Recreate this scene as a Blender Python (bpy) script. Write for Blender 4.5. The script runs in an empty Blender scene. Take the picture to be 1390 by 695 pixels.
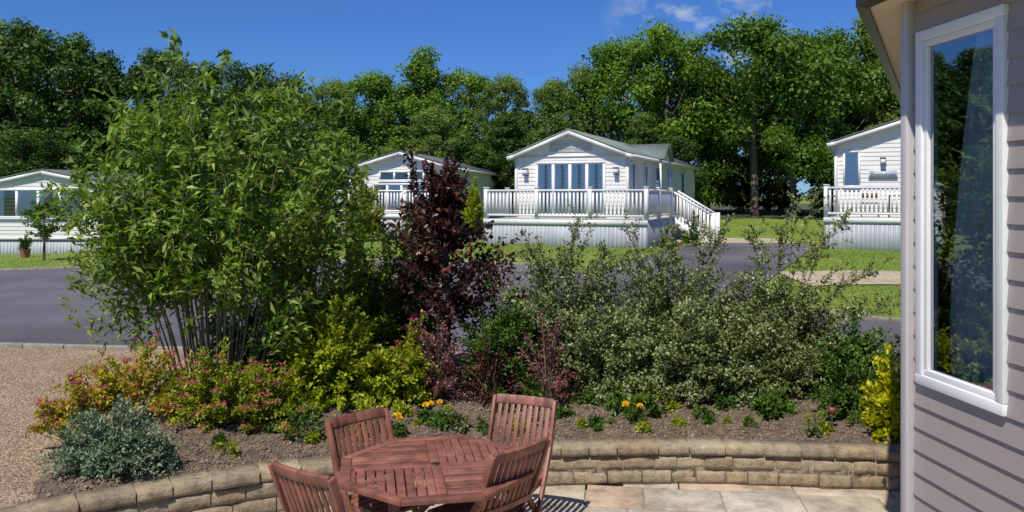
import bpy, math, numpy as np
from mathutils import Vector, Matrix
rng=np.random.default_rng(11)
S=bpy.context.scene
# ------------------------------------------------------------------ helpers
class MB:
    def __init__(s): s.v=[];s.n=0;s.l=[];s.t=[];s.m=[]
    def add(s,V,F,mat=0):
        V=np.asarray(V,float).reshape(-1,3);F=np.asarray(F,int)
        s.v.append(V);s.l.append((F+s.n).ravel());s.t.append(np.full(len(F),F.shape[1]));s.m.append(np.full(len(F),mat));s.n+=len(V)
    def box(s,a,b,mat=0,jit=0):
        x0,y0,z0=a;x1,y1,z1=b
        V=np.array([[x0,y0,z0],[x1,y0,z0],[x1,y1,z0],[x0,y1,z0],[x0,y0,z1],[x1,y0,z1],[x1,y1,z1],[x0,y1,z1]],float)
        if jit: V+=rng.uniform(-jit,jit,V.shape)
        s.add(V,BF,mat)
    def beam(s,p,q,w,h,mat=0,up=(0,0,1)):
        p=np.array(p,float);q=np.array(q,float);d=q-p;d/=np.linalg.norm(d);u=np.array(up,float)
        sd=np.cross(d,u);sd/=np.linalg.norm(sd);u=np.cross(sd,d)
        a=sd*w/2;b=u*h/2
        V=[p-a-b,p+a-b,q+a-b,q-a-b,p-a+b,p+a+b,q+a+b,q-a+b]
        s.add(V,BF,mat)
    def quad(s,a,b,c,d,mat=0): s.add([a,b,c,d],[[0,1,2,3]],mat)
    def tube(s,P,R,k=5,mat=0):
        P=np.asarray(P,float);n=len(P);R=np.broadcast_to(R,(n,))
        T=np.gradient(P,axis=0);T/=np.linalg.norm(T,axis=1)[:,None]+1e-9
        ref=np.array([0.31,0.9,0.2]);A=np.cross(T,ref);A/=np.linalg.norm(A,axis=1)[:,None]+1e-9;B=np.cross(T,A)
        an=np.arange(k)*2*math.pi/k
        V=P[:,None]+R[:,None,None]*(A[:,None]*np.cos(an)[None,:,None]+B[:,None]*np.sin(an)[None,:,None])
        i=np.arange(n-1)[:,None]*k;j=np.arange(k)[None,:];j2=(j+1)%k
        F=np.stack([i+j,i+j2,i+k+j2,i+k+j],-1).reshape(-1,4)
        s.add(V.reshape(-1,3),F,mat)
    def build(s,name,mats,parent=None,smooth=False,bevel=0):
        me=bpy.data.meshes.new(name)
        V=np.concatenate(s.v);l=np.concatenate(s.l);t=np.concatenate(s.t);m=np.concatenate(s.m)
        me.vertices.add(len(V));me.vertices.foreach_set('co',V.ravel())
        me.loops.add(len(l));me.loops.foreach_set('vertex_index',l)
        me.polygons.add(len(t));me.polygons.foreach_set('loop_start',np.concatenate([[0],np.cumsum(t)[:-1]]));me.polygons.foreach_set('loop_total',t)
        for x in mats: me.materials.append(x)
        me.polygons.foreach_set('material_index',m)
        if smooth: me.polygons.foreach_set('use_smooth',np.ones(len(t),bool))
        me.update(calc_edges=True);me.validate()
        o=bpy.data.objects.new(name,me);S.collection.objects.link(o)
        if parent: o.parent=parent
        if bevel:
            b=o.modifiers.new('bevel','BEVEL');b.width=bevel;b.segments=2;b.limit_method='ANGLE'
        return o
BF=np.array([[0,3,2,1],[4,5,6,7],[0,1,5,4],[1,2,6,5],[2,3,7,6],[3,0,4,7]])
def empty(name,loc=(0,0,0),rz=0,parent=None):
    e=bpy.data.objects.new(name,None);S.collection.objects.link(e);e.location=loc;e.rotation_euler=(0,0,rz)
    e.empty_display_size=.2
    if parent:e.parent=parent
    return e
def nrm(a): return a/(np.linalg.norm(a,axis=-1,keepdims=True)+1e-9)
def ru(n): return nrm(rng.normal(size=(n,3)))
def leaves(mb,P,D,N,L,W,mat=0,fold=.18):
    n=len(P);D=nrm(D);Sd=nrm(np.cross(D,N));N2=np.cross(Sd,D)
    L=np.broadcast_to(L,(n,))[:,None];W=np.broadcast_to(W,(n,))[:,None]
    tip=P+D*L-N2*L*.12
    l=P+D*L*.42+Sd*W*.5+N2*W*fold;r=P+D*L*.42-Sd*W*.5+N2*W*fold
    V=np.stack([P,l,tip,r],1).reshape(-1,3);b=np.arange(n)[:,None]*4
    F=np.concatenate([b+[0,2,1],b+[0,3,2]],0)
    mb.add(V,F,mat)
# ------------------------------------------------------------------ materials
def lk(nt,a,b): nt.links.new(a,b)
def newmat(name):
    m=bpy.data.materials.new(name);m.use_nodes=True;nt=m.node_tree;return m,nt,nt.nodes['Principled BSDF']
def noise(nt,scale,detail=4,rough=.6,vec=None):
    n=nt.nodes.new('ShaderNodeTexNoise');n.inputs['Scale'].default_value=scale;n.inputs['Detail'].default_value=detail;n.inputs['Roughness'].default_value=rough
    if vec is None:
        tc=nt.nodes.new('ShaderNodeTexCoord');vec=tc.outputs['Object']
    lk(nt,vec,n.inputs['Vector']);return n
def ramp(nt,src,stops):
    r=nt.nodes.new('ShaderNodeValToRGB');e=r.color_ramp.elements
    while len(e)<len(stops): e.new(.5)
    for i,(p,c) in enumerate(stops): e[i].position=p;e[i].color=(*c,1)
    lk(nt,src,r.inputs['Fac']);return r
def mixc(nt,a,b,f,mode='MIX'):
    m=nt.nodes.new('ShaderNodeMix');m.data_type='RGBA';m.blend_type=mode
    for s,i in((a,6),(b,7)):
        if isinstance(s,tuple): m.inputs[i].default_value=(*s,1)
        else: lk(nt,s,m.inputs[i])
    if isinstance(f,(int,float)): m.inputs[0].default_value=f
    else: lk(nt,f,m.inputs[0])
    return m.outputs[2]
def bump(nt,b,src,dist,strength=1):
    n=nt.nodes.new('ShaderNodeBump');n.inputs['Distance'].default_value=dist;n.inputs['Strength'].default_value=strength
    lk(nt,src,n.inputs['Height']);lk(nt,n.outputs[0],b.inputs['Normal'])
def simple(name,c,rough=.6,var=.15,scale=6,bd=0,bs=40,island=0,metal=0,stretch=None):
    m,nt,b=newmat(name);b.inputs['Roughness'].default_value=rough;b.inputs['Metallic'].default_value=metal
    tc=nt.nodes.new('ShaderNodeTexCoord');vec=tc.outputs['Object']
    if stretch:
        mp=nt.nodes.new('ShaderNodeMapping');mp.inputs['Scale'].default_value=stretch;lk(nt,vec,mp.inputs[0]);vec=mp.outputs[0]
    n=noise(nt,scale,5,.65,vec)
    lo=tuple(x*(1-var) for x in c);hi=tuple(min(1,x*(1+var)) for x in c)
    col=ramp(nt,n.outputs[0],[(.3,lo),(.7,hi)]).outputs[0]
    if island:
        g=nt.nodes.new('ShaderNodeNewGeometry');r=ramp(nt,g.outputs['Random Per Island'],[(0,(1-island,)*3),(1,(1+0*island,)*3)])
        col=mixc(nt,col,r.outputs[0],1.0,'MULTIPLY')
    lk(nt,col,b.inputs['Base Color'])
    if bd: n2=noise(nt,bs,4,.6,vec);bump(nt,b,n2.outputs[0],bd)
    return m
def leafmat(name,stops,tr=.35,rough=.45,nscale=1.2,nlo=.55,objv=0):
    m,nt,b=newmat(name)
    g=nt.nodes.new('ShaderNodeNewGeometry')
    col=ramp(nt,g.outputs['Random Per Island'],stops).outputs[0]
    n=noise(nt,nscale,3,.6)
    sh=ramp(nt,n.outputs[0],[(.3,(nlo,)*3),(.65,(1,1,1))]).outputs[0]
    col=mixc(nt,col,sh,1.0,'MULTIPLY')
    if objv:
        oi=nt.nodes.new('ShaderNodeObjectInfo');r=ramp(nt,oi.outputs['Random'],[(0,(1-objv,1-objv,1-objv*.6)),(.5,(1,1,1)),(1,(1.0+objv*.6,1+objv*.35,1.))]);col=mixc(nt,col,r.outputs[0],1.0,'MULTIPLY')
    lk(nt,col,b.inputs['Base Color']);b.inputs['Roughness'].default_value=rough
    b.inputs['Specular IOR Level'].default_value=.3
    t=nt.nodes.new('ShaderNodeBsdfTranslucent')
    tcol=mixc(nt,col,(1.35,1.45,.55),1.0,'MULTIPLY');lk(nt,tcol,t.inputs[0])
    mx=nt.nodes.new('ShaderNodeMixShader');mx.inputs[0].default_value=tr
    lk(nt,b.outputs[0],mx.inputs[1]);lk(nt,t.outputs[0],mx.inputs[2]);lk(nt,mx.outputs[0],nt.nodes['Material Output'].inputs[0])
    return m
def glassmat(name,refl=.3,tint=(.9,.95,1)):
    m,nt,b=newmat(name);nt.nodes.remove(b)
    t=nt.nodes.new('ShaderNodeBsdfTransparent');t.inputs[0].default_value=(*tint,1)
    g=nt.nodes.new('ShaderNodeBsdfGlossy');g.inputs['Roughness'].default_value=.015;g.inputs[0].default_value=(.9,.95,1,1)
    f=nt.nodes.new('ShaderNodeFresnel');f.inputs[0].default_value=1.5
    a=nt.nodes.new('ShaderNodeMath');a.operation='ADD';a.inputs[1].default_value=refl;lk(nt,f.outputs[0],a.inputs[0])
    mx=nt.nodes.new('ShaderNodeMixShader');lk(nt,a.outputs[0],mx.inputs[0]);lk(nt,t.outputs[0],mx.inputs[1]);lk(nt,g.outputs[0],mx.inputs[2])
    lk(nt,mx.outputs[0],nt.nodes['Material Output'].inputs[0]);return m

M_white=simple('white_upvc',(.76,.76,.76),.35,.04,3)
M_side=simple('cream_siding',(.73,.72,.67),.5,.05,2)
M_trim=simple('white_trim',(.68,.68,.67),.4,.07,3)
M_skirt=simple('grey_skirting',(.42,.44,.47),.5,.12,2,0,40,.12)
M_roof=simple('roof_grey',(.10,.11,.11),.8,.3,8,.01,30)
M_roofg=simple('roof_tiles_green',(.17,.21,.18),.8,.25,8,.01,30)
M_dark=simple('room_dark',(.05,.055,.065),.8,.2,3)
M_curt=simple('curtain',(.72,.75,.80),.9,.1,4)
M_glass=glassmat('window_glass',.10)
M_glassn=glassmat('near_glass',.30,(.72,.82,.88))
M_deck=simple('deck_boards',(.5,.49,.46),.7,.2,6)
M_nside=simple('taupe_siding',(.33,.29,.275),.45,.06,1.5,.0006,180)
M_soffit=simple('soffit',(.80,.66,.48),.6,.06,2)
M_gutter=simple('gutter_dark',(.03,.025,.025),.4,.2,4)
M_wood=simple('teak_wood',(.27,.105,.07),.5,.45,9,.0015,40,.4,0,(1,1,.6))
M_bark=simple('bark',(.16,.12,.085),.9,.4,8,.01,20)
M_stem=simple('shrub_stem',(.20,.16,.09),.8,.3,10)
M_metal=simple('steel',(.5,.5,.5),.3,.05,4,0,1,0,1)
M_pot=simple('terracotta',(.30,.12,.07),.8,.2,8)
M_lamp=simple('lamp_black',(.03,.03,.03),.4,.1,4)
M_kerb=simple('kerb_concrete',(.25,.225,.18),.9,.3,7,.003,60)

def groundmat():
    m,nt,b=newmat('grass_ground');b.inputs['Roughness'].default_value=.95
    n=noise(nt,.5,6,.7);n2=noise(nt,25,4,.7);n0=noise(nt,2.2,5,.7)
    c=ramp(nt,n.outputs[0],[(.3,(.14,.23,.025)),(.55,(.22,.31,.035)),(.75,(.34,.35,.07))]).outputs[0]
    s=ramp(nt,n2.outputs[0],[(.3,(.55,.55,.55)),(.7,(1.15,1.15,1.15))]).outputs[0]
    s0=ramp(nt,n0.outputs[0],[(.3,(.7,.72,.7)),(.65,(1.1,1.08,1.05))]).outputs[0]
    lk(nt,mixc(nt,mixc(nt,c,s,1.0,'MULTIPLY'),s0,1.0,'MULTIPLY'),b.inputs['Base Color']);bump(nt,b,n2.outputs[0],.03);return m
M_grass=groundmat()
def asphalt():
    m,nt,b=newmat('asphalt');b.inputs['Roughness'].default_value=.85
    n=noise(nt,.6,6,.65);n2=noise(nt,90,3,.7);n3=noise(nt,.15,3,.5)
    c=ramp(nt,n.outputs[0],[(.3,(.095,.088,.105)),(.7,(.15,.14,.16))]).outputs[0]
    s=ramp(nt,n2.outputs[0],[(.35,(.6,.6,.6)),(.65,(1.25,1.25,1.25))]).outputs[0]
    s3=ramp(nt,n3.outputs[0],[(.4,(.75,.75,.75)),(.6,(1.12,1.12,1.1))]).outputs[0]
    lk(nt,mixc(nt,mixc(nt,c,s,1.0,'MULTIPLY'),s3,1.0,'MULTIPLY'),b.inputs['Base Color']);bump(nt,b,n2.outputs[0],.008);return m
M_asph=asphalt()
def gravel(name,c0,c1,sc):
    m,nt,b=newmat(name);b.inputs['Roughness'].default_value=.9
    tc=nt.nodes.new('ShaderNodeTexCoord');v=nt.nodes.new('ShaderNodeTexVoronoi');v.inputs['Scale'].default_value=sc
    lk(nt,tc.outputs['Object'],v.inputs['Vector'])
    sep=nt.nodes.new('ShaderNodeSeparateColor');lk(nt,v.outputs['Color'],sep.inputs[0])
    c=ramp(nt,sep.outputs[0],[(0,c0),(.5,tuple((a+b_)/2 for a,b_ in zip(c0,c1))),(1,c1)]).outputs[0]
    n=noise(nt,1.2,5,.6);s=ramp(nt,n.outputs[0],[(.3,(.75,.74,.72)),(.7,(1.05,1.05,1.05))]).outputs[0]
    lk(nt,mixc(nt,c,s,1.0,'MULTIPLY'),b.inputs['Base Color'])
    inv=nt.nodes.new('ShaderNodeMath');inv.operation='MULTIPLY';inv.inputs[1].default_value=-1;lk(nt,v.outputs['Distance'],inv.inputs[0])
    bump(nt,b,inv.outputs[0],.02);return m
M_grav=gravel('pea_gravel',(.20,.13,.08),(.50,.365,.235),45)
M_grav2=gravel('pale_gravel',(.38,.30,.20),(.60,.50,.36),25)
M_soil=simple('soil',(.19,.135,.095),.95,.5,14,.05,45)
M_clod=simple('soil_clods',(.27,.20,.14),.95,.4,14,0,45,.6)
M_peb=simple('pebbles',(.52,.40,.27),.85,.2,14,0,45,.65)
M_forest=simple('forest_floor',(.07,.08,.03),.95,.5,2,.05,5)
def stone(name,cols,bd=.01,sc=12):
    m,nt,b=newmat(name);b.inputs['Roughness'].default_value=.9
    g=nt.nodes.new('ShaderNodeNewGeometry')
    c=ramp(nt,g.outputs['Random Per Island'],[(i/(len(cols)-1),x) for i,x in enumerate(cols)]).outputs[0]
    n=noise(nt,sc,6,.7);s=ramp(nt,n.outputs[0],[(.28,(.40,.37,.33)),(.5,(.88,.87,.85)),(.7,(1.15,1.12,1.08))]).outputs[0]
    c=mixc(nt,c,s,1.0,'MULTIPLY')
    n3=noise(nt,2.3,4,.6);k=ramp(nt,n3.outputs[0],[(.5,(0,0,0)),(.72,(.6,.6,.6))]).outputs[0]
    c=mixc(nt,c,(.16,.15,.10),k)
    lk(nt,c,b.inputs['Base Color']);n2=noise(nt,sc*3,5,.7);bump(nt,b,n2.outputs[0],bd);return m
M_stone=stone('buff_stone',[(.40,.30,.185),(.31,.245,.17),(.47,.38,.25),(.34,.25,.155),(.44,.37,.27)],.016,14)
M_flag=stone('sandstone_flag',[(.52,.44,.33),(.44,.41,.38),(.58,.47,.33),(.48,.35,.26),(.55,.50,.42)],.006,5)
M_mortar=simple('mortar',(.30,.25,.18),.95,.3,20,.01,60)

# ------------------------------------------------------------------ terrain
ax=np.array([-9,-5.2,-4.7,-4.2,-3.6,-3.0,-1.9,-.8,.24,1.5,3.2,4.5,6,9]);ay=np.array([1.5,2.0,3.1,4.0,4.75,5.28,5.95,6.34,6.54,6.60,6.42,6.1,5.4,3.8])
_dx=np.linspace(-9,9,721);_dy=np.interp(_dx,ax,ay);k=np.ones(25)/25;_dy=np.convolve(np.pad(_dy,12,'edge'),k,'valid')
def A(x): return np.interp(x,_dx,_dy)
def ss(t): t=np.clip(t,0,1);return t*t*(3-2*t)
def tz(x,y):
    x=np.asarray(x,float);y=np.asarray(y,float)
    zf=np.interp(x,[-30,-18,-8,0,10,30],[0,.05,.5,.76,.68,.7])
    return .27+ss((y-10)/16)*(zf-.27)+ss((y-27)/23)*.55
def terr(x,y):
    z=tz(x,y);a=A(x);f=ss((y-a-.15)/.5)
    return np.where(y<a+.65,-.2*(1-f)+z*f,z)
def axis(a,b,st,far):
    c=list(np.arange(a,b+1e-6,st));d=st
    lo=[];x=a
    while x>-far: d*=1.25;x-=d;lo.append(x)
    d=st;hi=[];x=b
    while x<far: d*=1.25;x+=d;hi.append(x)
    return np.array(lo[::-1]+c+hi)
def grid(name,X,Y,Z,mats,smooth=True):
    n,m=X.shape;V=np.stack([X,Y,Z],-1).reshape(-1,3)
    i=np.arange(n-1)[:,None]*m;j=np.arange(m-1)[None,:]
    F=np.stack([i+j,i+m+j,i+m+j+1,i+j+1],-1).reshape(-1,4)
    mb=MB();mb.add(V,F);return mb.build(name,mats,smooth=smooth)
X,Y=np.meshgrid(axis(-20,20,.35,900),axis(0,36,.35,900),indexing='ij')
grid('ground',X,Y,terr(X,Y),[M_grass])
def sheet(name,xs,lo,hi,lift,mat,nv=30,fz=None):
    xs=np.asarray(xs);l=lo(xs);h=hi(xs);v=np.linspace(0,1,nv)[None]
    X=np.repeat(xs[:,None],nv,1);Y=l[:,None]*(1-v)+h[:,None]*v
    Z=tz(X,Y)+lift
    if fz is not None: Z=Z+fz(X,Y)
    return grid(name,X,Y,Z,[mat])
lowr=lambda x:np.interp(x,[-60,-7,-5.5,0,4.2,8,14,60],[12,11.1,10.9,10.4,9.6,8.9,8.2,4])
upr=lambda x:np.interp(x,[-60,-14,-8,-3,1,2.5,4,5.8,8,12,60],[24,22.6,22.2,21.5,19.6,17.8,14.8,13.1,12.4,11.6,8])
sheet('road',np.arange(-60,60,.4),lowr,upr,.02,M_asph,40)
def strip(name,pts,w,lift,mat,n=60,nw=8):
    pts=np.array(pts,float);t=np.linspace(0,len(pts)-1,n);px=np.interp(t,range(len(pts)),pts[:,0]);py=np.interp(t,range(len(pts)),pts[:,1])
    kk=np.ones(7)/7;px[3:-3]=np.convolve(px,kk,'valid');py[3:-3]=np.convolve(py,kk,'valid')
    dx=np.gradient(px);dy=np.gradient(py);l=np.hypot(dx,dy);nx=dy/l;ny=-dx/l
    v=np.linspace(-w/2,w/2,nw)[None];X=px[:,None]-nx[:,None]*v;Y=py[:,None]-ny[:,None]*v
    return grid(name,X,Y,tz(X,Y)+lift,[mat])
strip('road',[(1.6,13.5),(3.4,17.5),(5.4,21.3),(7.2,25),(8.3,27.6)],3.7,.026,M_asph)
sheet('gravel_path',np.arange(6.2,25,.4),lambda x:16.9+0*x+.2*np.sin(x),lambda x:19.2+.15*np.sin(x*1.7),.024,M_grav2,8)
sheet('gravel_path',np.arange(5.6,9.9,.3),lambda x:27.4+0*x,lambda x:30.3+.2*np.sin(x*2),.034,M_grav2,8)
sheet('forest_floor',np.arange(-60,60,1.),lambda x:42+1.2*np.sin(x*.6),lambda x:100+0*x,.04,M_forest,30)
sheet('gravel_drive',np.arange(-16,-3.0,.1),lambda x:A(x)+.17,lambda x:np.minimum(lowr(x)-.12,11)+.06*np.sin(x*5),.03,M_grav,60,lambda X,Y:.012*np.sin(X*2.1+Y)*np.cos(Y*1.7))
bedn=lambda X,Y:.015+ss((Y-A(X)-.17)/.25)*(.035+.022*np.sin(X*9+Y*4)*np.sin(Y*11-X*3)+.018*np.sin(X*23+1)*np.cos(Y*19))+.12*ss((Y-A(X)-.3)/1.5)
bedl=lambda X:ss((X+3.55)/.5)
sheet('planting_bed',np.arange(-3.55,6.2,.04),lambda x:A(x)+.17,lambda x:np.interp(x,[-3.55,-2.5,0,4,6],[7.2,9.2,9.8,9.2,8.6]),.0,M_soil,90,lambda X,Y:bedn(X,Y)*bedl(X)+.015)
def bz(x,y): return float(tz(x,y)+bedn(np.array(x),np.array(y)))
def kerb(name,xs,f,off):
    mb=MB();xs=np.arange(*xs)
    for a,b in zip(xs[:-1],xs[1:]):
        ya,yb=float(f(a))+off,float(f(b))+off
        mb.beam((a,ya,float(tz(a,ya))+.01),(b-.01,yb,float(tz(b,yb))+.01),.09,.12)
    mb.build(name,[M_kerb],bevel=.01)
kerb('kerb',(-30,5.5,.6),lowr,-.06);kerb('kerb',(-30,.9,.6),upr,.06);kerb('kerb',(4.1,20,.5),upr,.06)

# ------------------------------------------------------------------ patio + stone wall
mb=MB();th=math.radians(-7);ct,st=math.cos(th),math.sin(th)
yy=-1.5
while yy<8:
    h=rng.choice([.3,.45,.45,.6]);xx=-7-rng.uniform(0,.5)
    while xx<6:
        w=rng.choice([.3,.45,.6,.6,.75,.9]);g=.011
        cx=xx+w/2;cy=yy+h/2;wx=cx*ct-cy*st;wy=cx*st+cy*ct
        if wy<A(wx)+.12 and wy>-1.5:
            z=rng.uniform(-.003,.003);a=g/2
            P=[(xx+a,yy+a),(xx+w-a,yy+a),(xx+w-a,yy+h-a),(xx+a,yy+h-a)]
            P=[(p+rng.uniform(-.004,.004),q+rng.uniform(-.004,.004)) for p,q in P]
            V=[(p*ct-q*st,p*st+q*ct,-.04) for p,q in P]+[(p*ct-q*st,p*st+q*ct,z+rng.uniform(-.001,.001)) for p,q in P]
            mb.add(V,BF)
        xx+=w
    yy+=h
mb.add([(-7,-1.5,-.012),(7,-1.5,-.012),(7,6.5,-.012),(-7,6.5,-.012)],[[0,1,2,3]],1)
mb.build('patio',[M_flag,M_mortar],bevel=.004)
sx=_dx[(_dx>-5.1)&(_dx<5.6)];sy=A(sx);sl=np.concatenate([[0],np.cumsum(np.hypot(np.diff(sx),np.diff(sy)))])
def onw(s): return np.array([np.interp(s,sl,sx),np.interp(s,sl,sy)])
mb=MB();tot=sl[-1]
for row,(z0,z1,out) in enumerate([(0,.112,.0),(.122,.232,.0),(.240,.325,.022)]):
    s=-rng.uniform(0,.2)
    while s<tot-.3:
        w=rng.uniform(.17,.34) if row<2 else rng.uniform(.22,.36)
        s0=max(s,0)+.005;s1=s+w-.006
        p0=onw(s0);p1=onw(s1);d=nrm(p1-p0);n=np.array([d[1],-d[0]])
        o=out+rng.uniform(-.006,.010);zz=z1-rng.uniform(0,.006);zb=z0+rng.uniform(0,.005)
        segs=3;hh=3
        fv=[];
        for i in range(segs+1):
            for j in range(hh+1):
                t=i/segs;r=j/hh
                e=0 if(0<i<segs and 0<j<hh) else .009
                p=p0+(p1-p0)*t+n*(o-e+rng.uniform(-.004,.005))
                fv.append((p[0],p[1],zb+(zz-zb)*r))
        nf=len(fv);bk=.2
        for i in range(segs+1):
            for z in (zb,zz):
                p=p0+(p1-p0)*i/segs-n*bk;fv.append((p[0],p[1],z+rng.uniform(-.002,.002)))
        F=[]
        H=hh+1
        for i in range(segs):
            for j in range(hh): F.append([i*H+j,(i+1)*H+j,(i+1)*H+j+1,i*H+j+1])
            F.append([i*H+hh,(i+1)*H+hh,nf+2*(i+1)+1,nf+2*i+1])
            F.append([i*H,nf+2*i,nf+2*(i+1),(i+1)*H])
            F.append([nf+2*i,nf+2*i+1,nf+2*i+3,nf+2*i+2])
        for i in(0,segs):
            F.append([i*H,i*H+1,nf+2*i+1,nf+2*i]);F.append([i*H+1,i*H+2,i*H+3,nf+2*i+1])
        mb.add(fv,F,0);s+=w
for s in np.arange(0,tot-.1,.1):
    p0=onw(s);p1=onw(s+.1);d=nrm(p1-p0);n=np.array([d[1],-d[0]])
    a=p0-n*.012;b=p1-n*.012;c=p1-n*.19;e=p0-n*.19
    mb.add([(*a,-.02),(*b,-.02),(*c,-.02),(*e,-.02),(*a,.31),(*b,.31),(*c,.31),(*e,.31)],BF,1)
mb.build('stone_retaining_wall',[M_stone,M_mortar])

OV=np.array([[1,0,0],[-1,0,0],[0,1,0],[0,-1,0],[0,0,1],[0,0,-1]],float);OF=np.array([[0,2,4],[2,1,4],[1,3,4],[3,0,4],[2,0,5],[1,2,5],[3,1,5],[0,3,5]])
def scat(name,P,sz,mat):
    n=len(P);V=OV[None]*sz[:,None,None]*rng.uniform(.6,1.3,(n,1,3))*np.array([1,1,.65]);V=V+rng.uniform(-.2,.2,V.shape)*sz[:,None,None]
    a=rng.uniform(0,6.28,n);c,s_=np.cos(a)[:,None],np.sin(a)[:,None]
    V=np.stack([V[...,0]*c-V[...,1]*s_,V[...,0]*s_+V[...,1]*c,V[...,2]],-1)+P[:,None]
    F=(np.arange(n)[:,None,None]*6+OF[None]).reshape(-1,3);mb=MB();mb.add(V.reshape(-1,3),F);return mb.build(name,[mat],smooth=True)
n=16000;x=rng.uniform(-7.5,-3.1,n);y=A(x)+.2+rng.uniform(0,1,n)**1.3*5;z=tz(x,y)+.03+.012*np.sin(x*2.1+y)*np.cos(y*1.7)
k_=(x<-3.45)|(y>8)
scat('loose_gravel',np.stack([x,y,z],1)[k_],rng.uniform(.005,.012,k_.sum()),M_peb)
n=12000;x=rng.uniform(-3.3,4.5,n);y=A(x)+.2+rng.uniform(0,1,n)**1.4*1.6;z=tz(x,y)+bedn(x,y)*bedl(x)+.018
scat('soil_crumbs',np.stack([x,y,z],1),rng.uniform(.004,.02,n),M_clod)

# ------------------------------------------------------------------ houses
def siding(mb,o,u,nv,rngf,z0,z1,pitch,proud,mat=0):
    o=np.array(o,float);u=np.array(u,float);nv=np.array(nv,float);z=z0
    while z<z1-1e-4:
        zt=min(z+pitch,z1);a0,b0=rngf(z);a1,b1=rngf(zt)
        if b0-a0>.02:
            zz=np.array([0,0,1.])
            p=[o+u*a0+nv*proud+zz*z,o+u*b0+nv*proud+zz*z,o+u*b1+nv*.002+zz*zt,o+u*a1+nv*.002+zz*zt]
            mb.add(p,[[0,1,2,3]],mat)
            mb.add([o+u*a0+zz*z,o+u*b0+zz*z,p[1],p[0]],[[0,1,2,3]],mat)
        z=zt
def window(mb,o,u,nv,x0,x1,z0,z1,panes=1,trans=0,fw=.06,curt='sides'):
    o=np.array(o,float);u=np.array(u,float);nv=np.array(nv,float);Z=np.array([0,0,1.])
    def bx(a,b,c,d,n0,n1,mat):
        V=[o+u*s+nv*t+Z*z for z in(c,d) for s,t in((a,n0),(b,n0),(b,n1),(a,n1))]
        mb.add(V,[[0,1,2,3],[4,7,6,5],[0,4,5,1],[1,5,6,2],[2,6,7,3],[3,7,4,0]],mat)
    bx(x0,x1,z0,z0+fw,.0,.06,0);bx(x0,x1,z1-fw,z1,.0,.06,0);bx(x0,x0+fw,z0+fw,z1-fw,.0,.058,0);bx(x1-fw,x1,z0+fw,z1-fw,.0,.058,0)
    bx(x0-.03,x1+.03,z0-.04,z0-.002,.0,.09,0)
    w=(x1-x0-fw)/panes
    for i in range(1,panes): c=x0+fw/2+w*i;bx(c-fw*.6,c+fw*.6,z0+fw,z1-fw,.0,.055,0)
    if trans: bx(x0+fw,x1-fw,z1-trans-.025,z1-trans+.025,.018,.053,0)
    q=lambda a,b,c,d,n,mat:mb.add([o+u*a+nv*n+Z*c,o+u*b+nv*n+Z*c,o+u*b+nv*n+Z*d,o+u*a+nv*n+Z*d],[[0,1,2,3]],mat)
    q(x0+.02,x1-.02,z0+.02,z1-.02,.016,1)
    for i in range(panes):
        a=x0+fw/2+w*i+.03;b=a+w-.06
        if curt=='sides': ranges=[(a,a+(b-a)*.46),(b-(b-a)*.36,b)]
        elif curt=='full': ranges=[(a,b)]
        elif curt=='none': ranges=[]
        else: ranges=[(a,b)] if (i%2) else [(a,a+(b-a)*.4)]
        for r0,r1 in ranges:
            nn=max(4,int((r1-r0)/.05));ss_=np.linspace(r0,r1,nn)
            for j in range(nn-1):
                n0=.020+.010*(j%2);n1=.020+.010*((j+1)%2)
                mb.add([o+u*ss_[j]+nv*n0+Z*(z0+.03),o+u*ss_[j+1]+nv*n1+Z*(z0+.03),o+u*ss_[j+1]+nv*n1+Z*(z1-.03),o+u*ss_[j]+nv*n0+Z*(z1-.03)],[[0,1,2,3]],2)
    q(x0+.03,x1-.03,z0+.03,z1-.03,.040,3)
WM=[M_white,M_dark,M_curt,M_glass]
def rail(mb,p,q,z,h=.92,post=True):
    p=np.array(p,float);q=np.array(q,float);L=np.linalg.norm(q-p);d=(q-p)/L
    n=max(1,round(L/1.9))
    for i in range(n+1):
        c=p+d*L*i/n;mb.box((c[0]-.055,c[1]-.055,z-.0),(c[0]+.055,c[1]+.055,z+h+.08));mb.box((c[0]-.075,c[1]-.075,z+h+.08),(c[0]+.075,c[1]+.075,z+h+.11))
    P=lambda t,zz:(p[0]+d[0]*t,p[1]+d[1]*t,zz)
    mb.beam(P(.06,z+h),P(L-.06,z+h),.09,.06);mb.beam(P(.06,z+.12),P(L-.06,z+.12),.05,.07)
    t=.13
    while t<L-.1:
        mb.beam(P(t,z+.155),P(t,z+h-.03),.055,.035,0,(-d[1],d[0],0));t+=.125
def skirt(mb,p,q,z0,z1,mat=0):
    p=np.array(p,float);q=np.array(q,float);L=np.linalg.norm(q-p);d=(q-p)/L;n=int(L/.13)
    up=(-d[1],d[0],0)
    for i in range(n):
        c=p+d*(i+.5)*L/n;mb.beam((c[0],c[1],z0),(c[0],c[1],z1-.002),L/n-.022,.03,mat,up)
    mb.beam((*p,(z0+z1)/2),(*q,(z0+z1)/2),.012,z1-z0-.02,mat)
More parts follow.
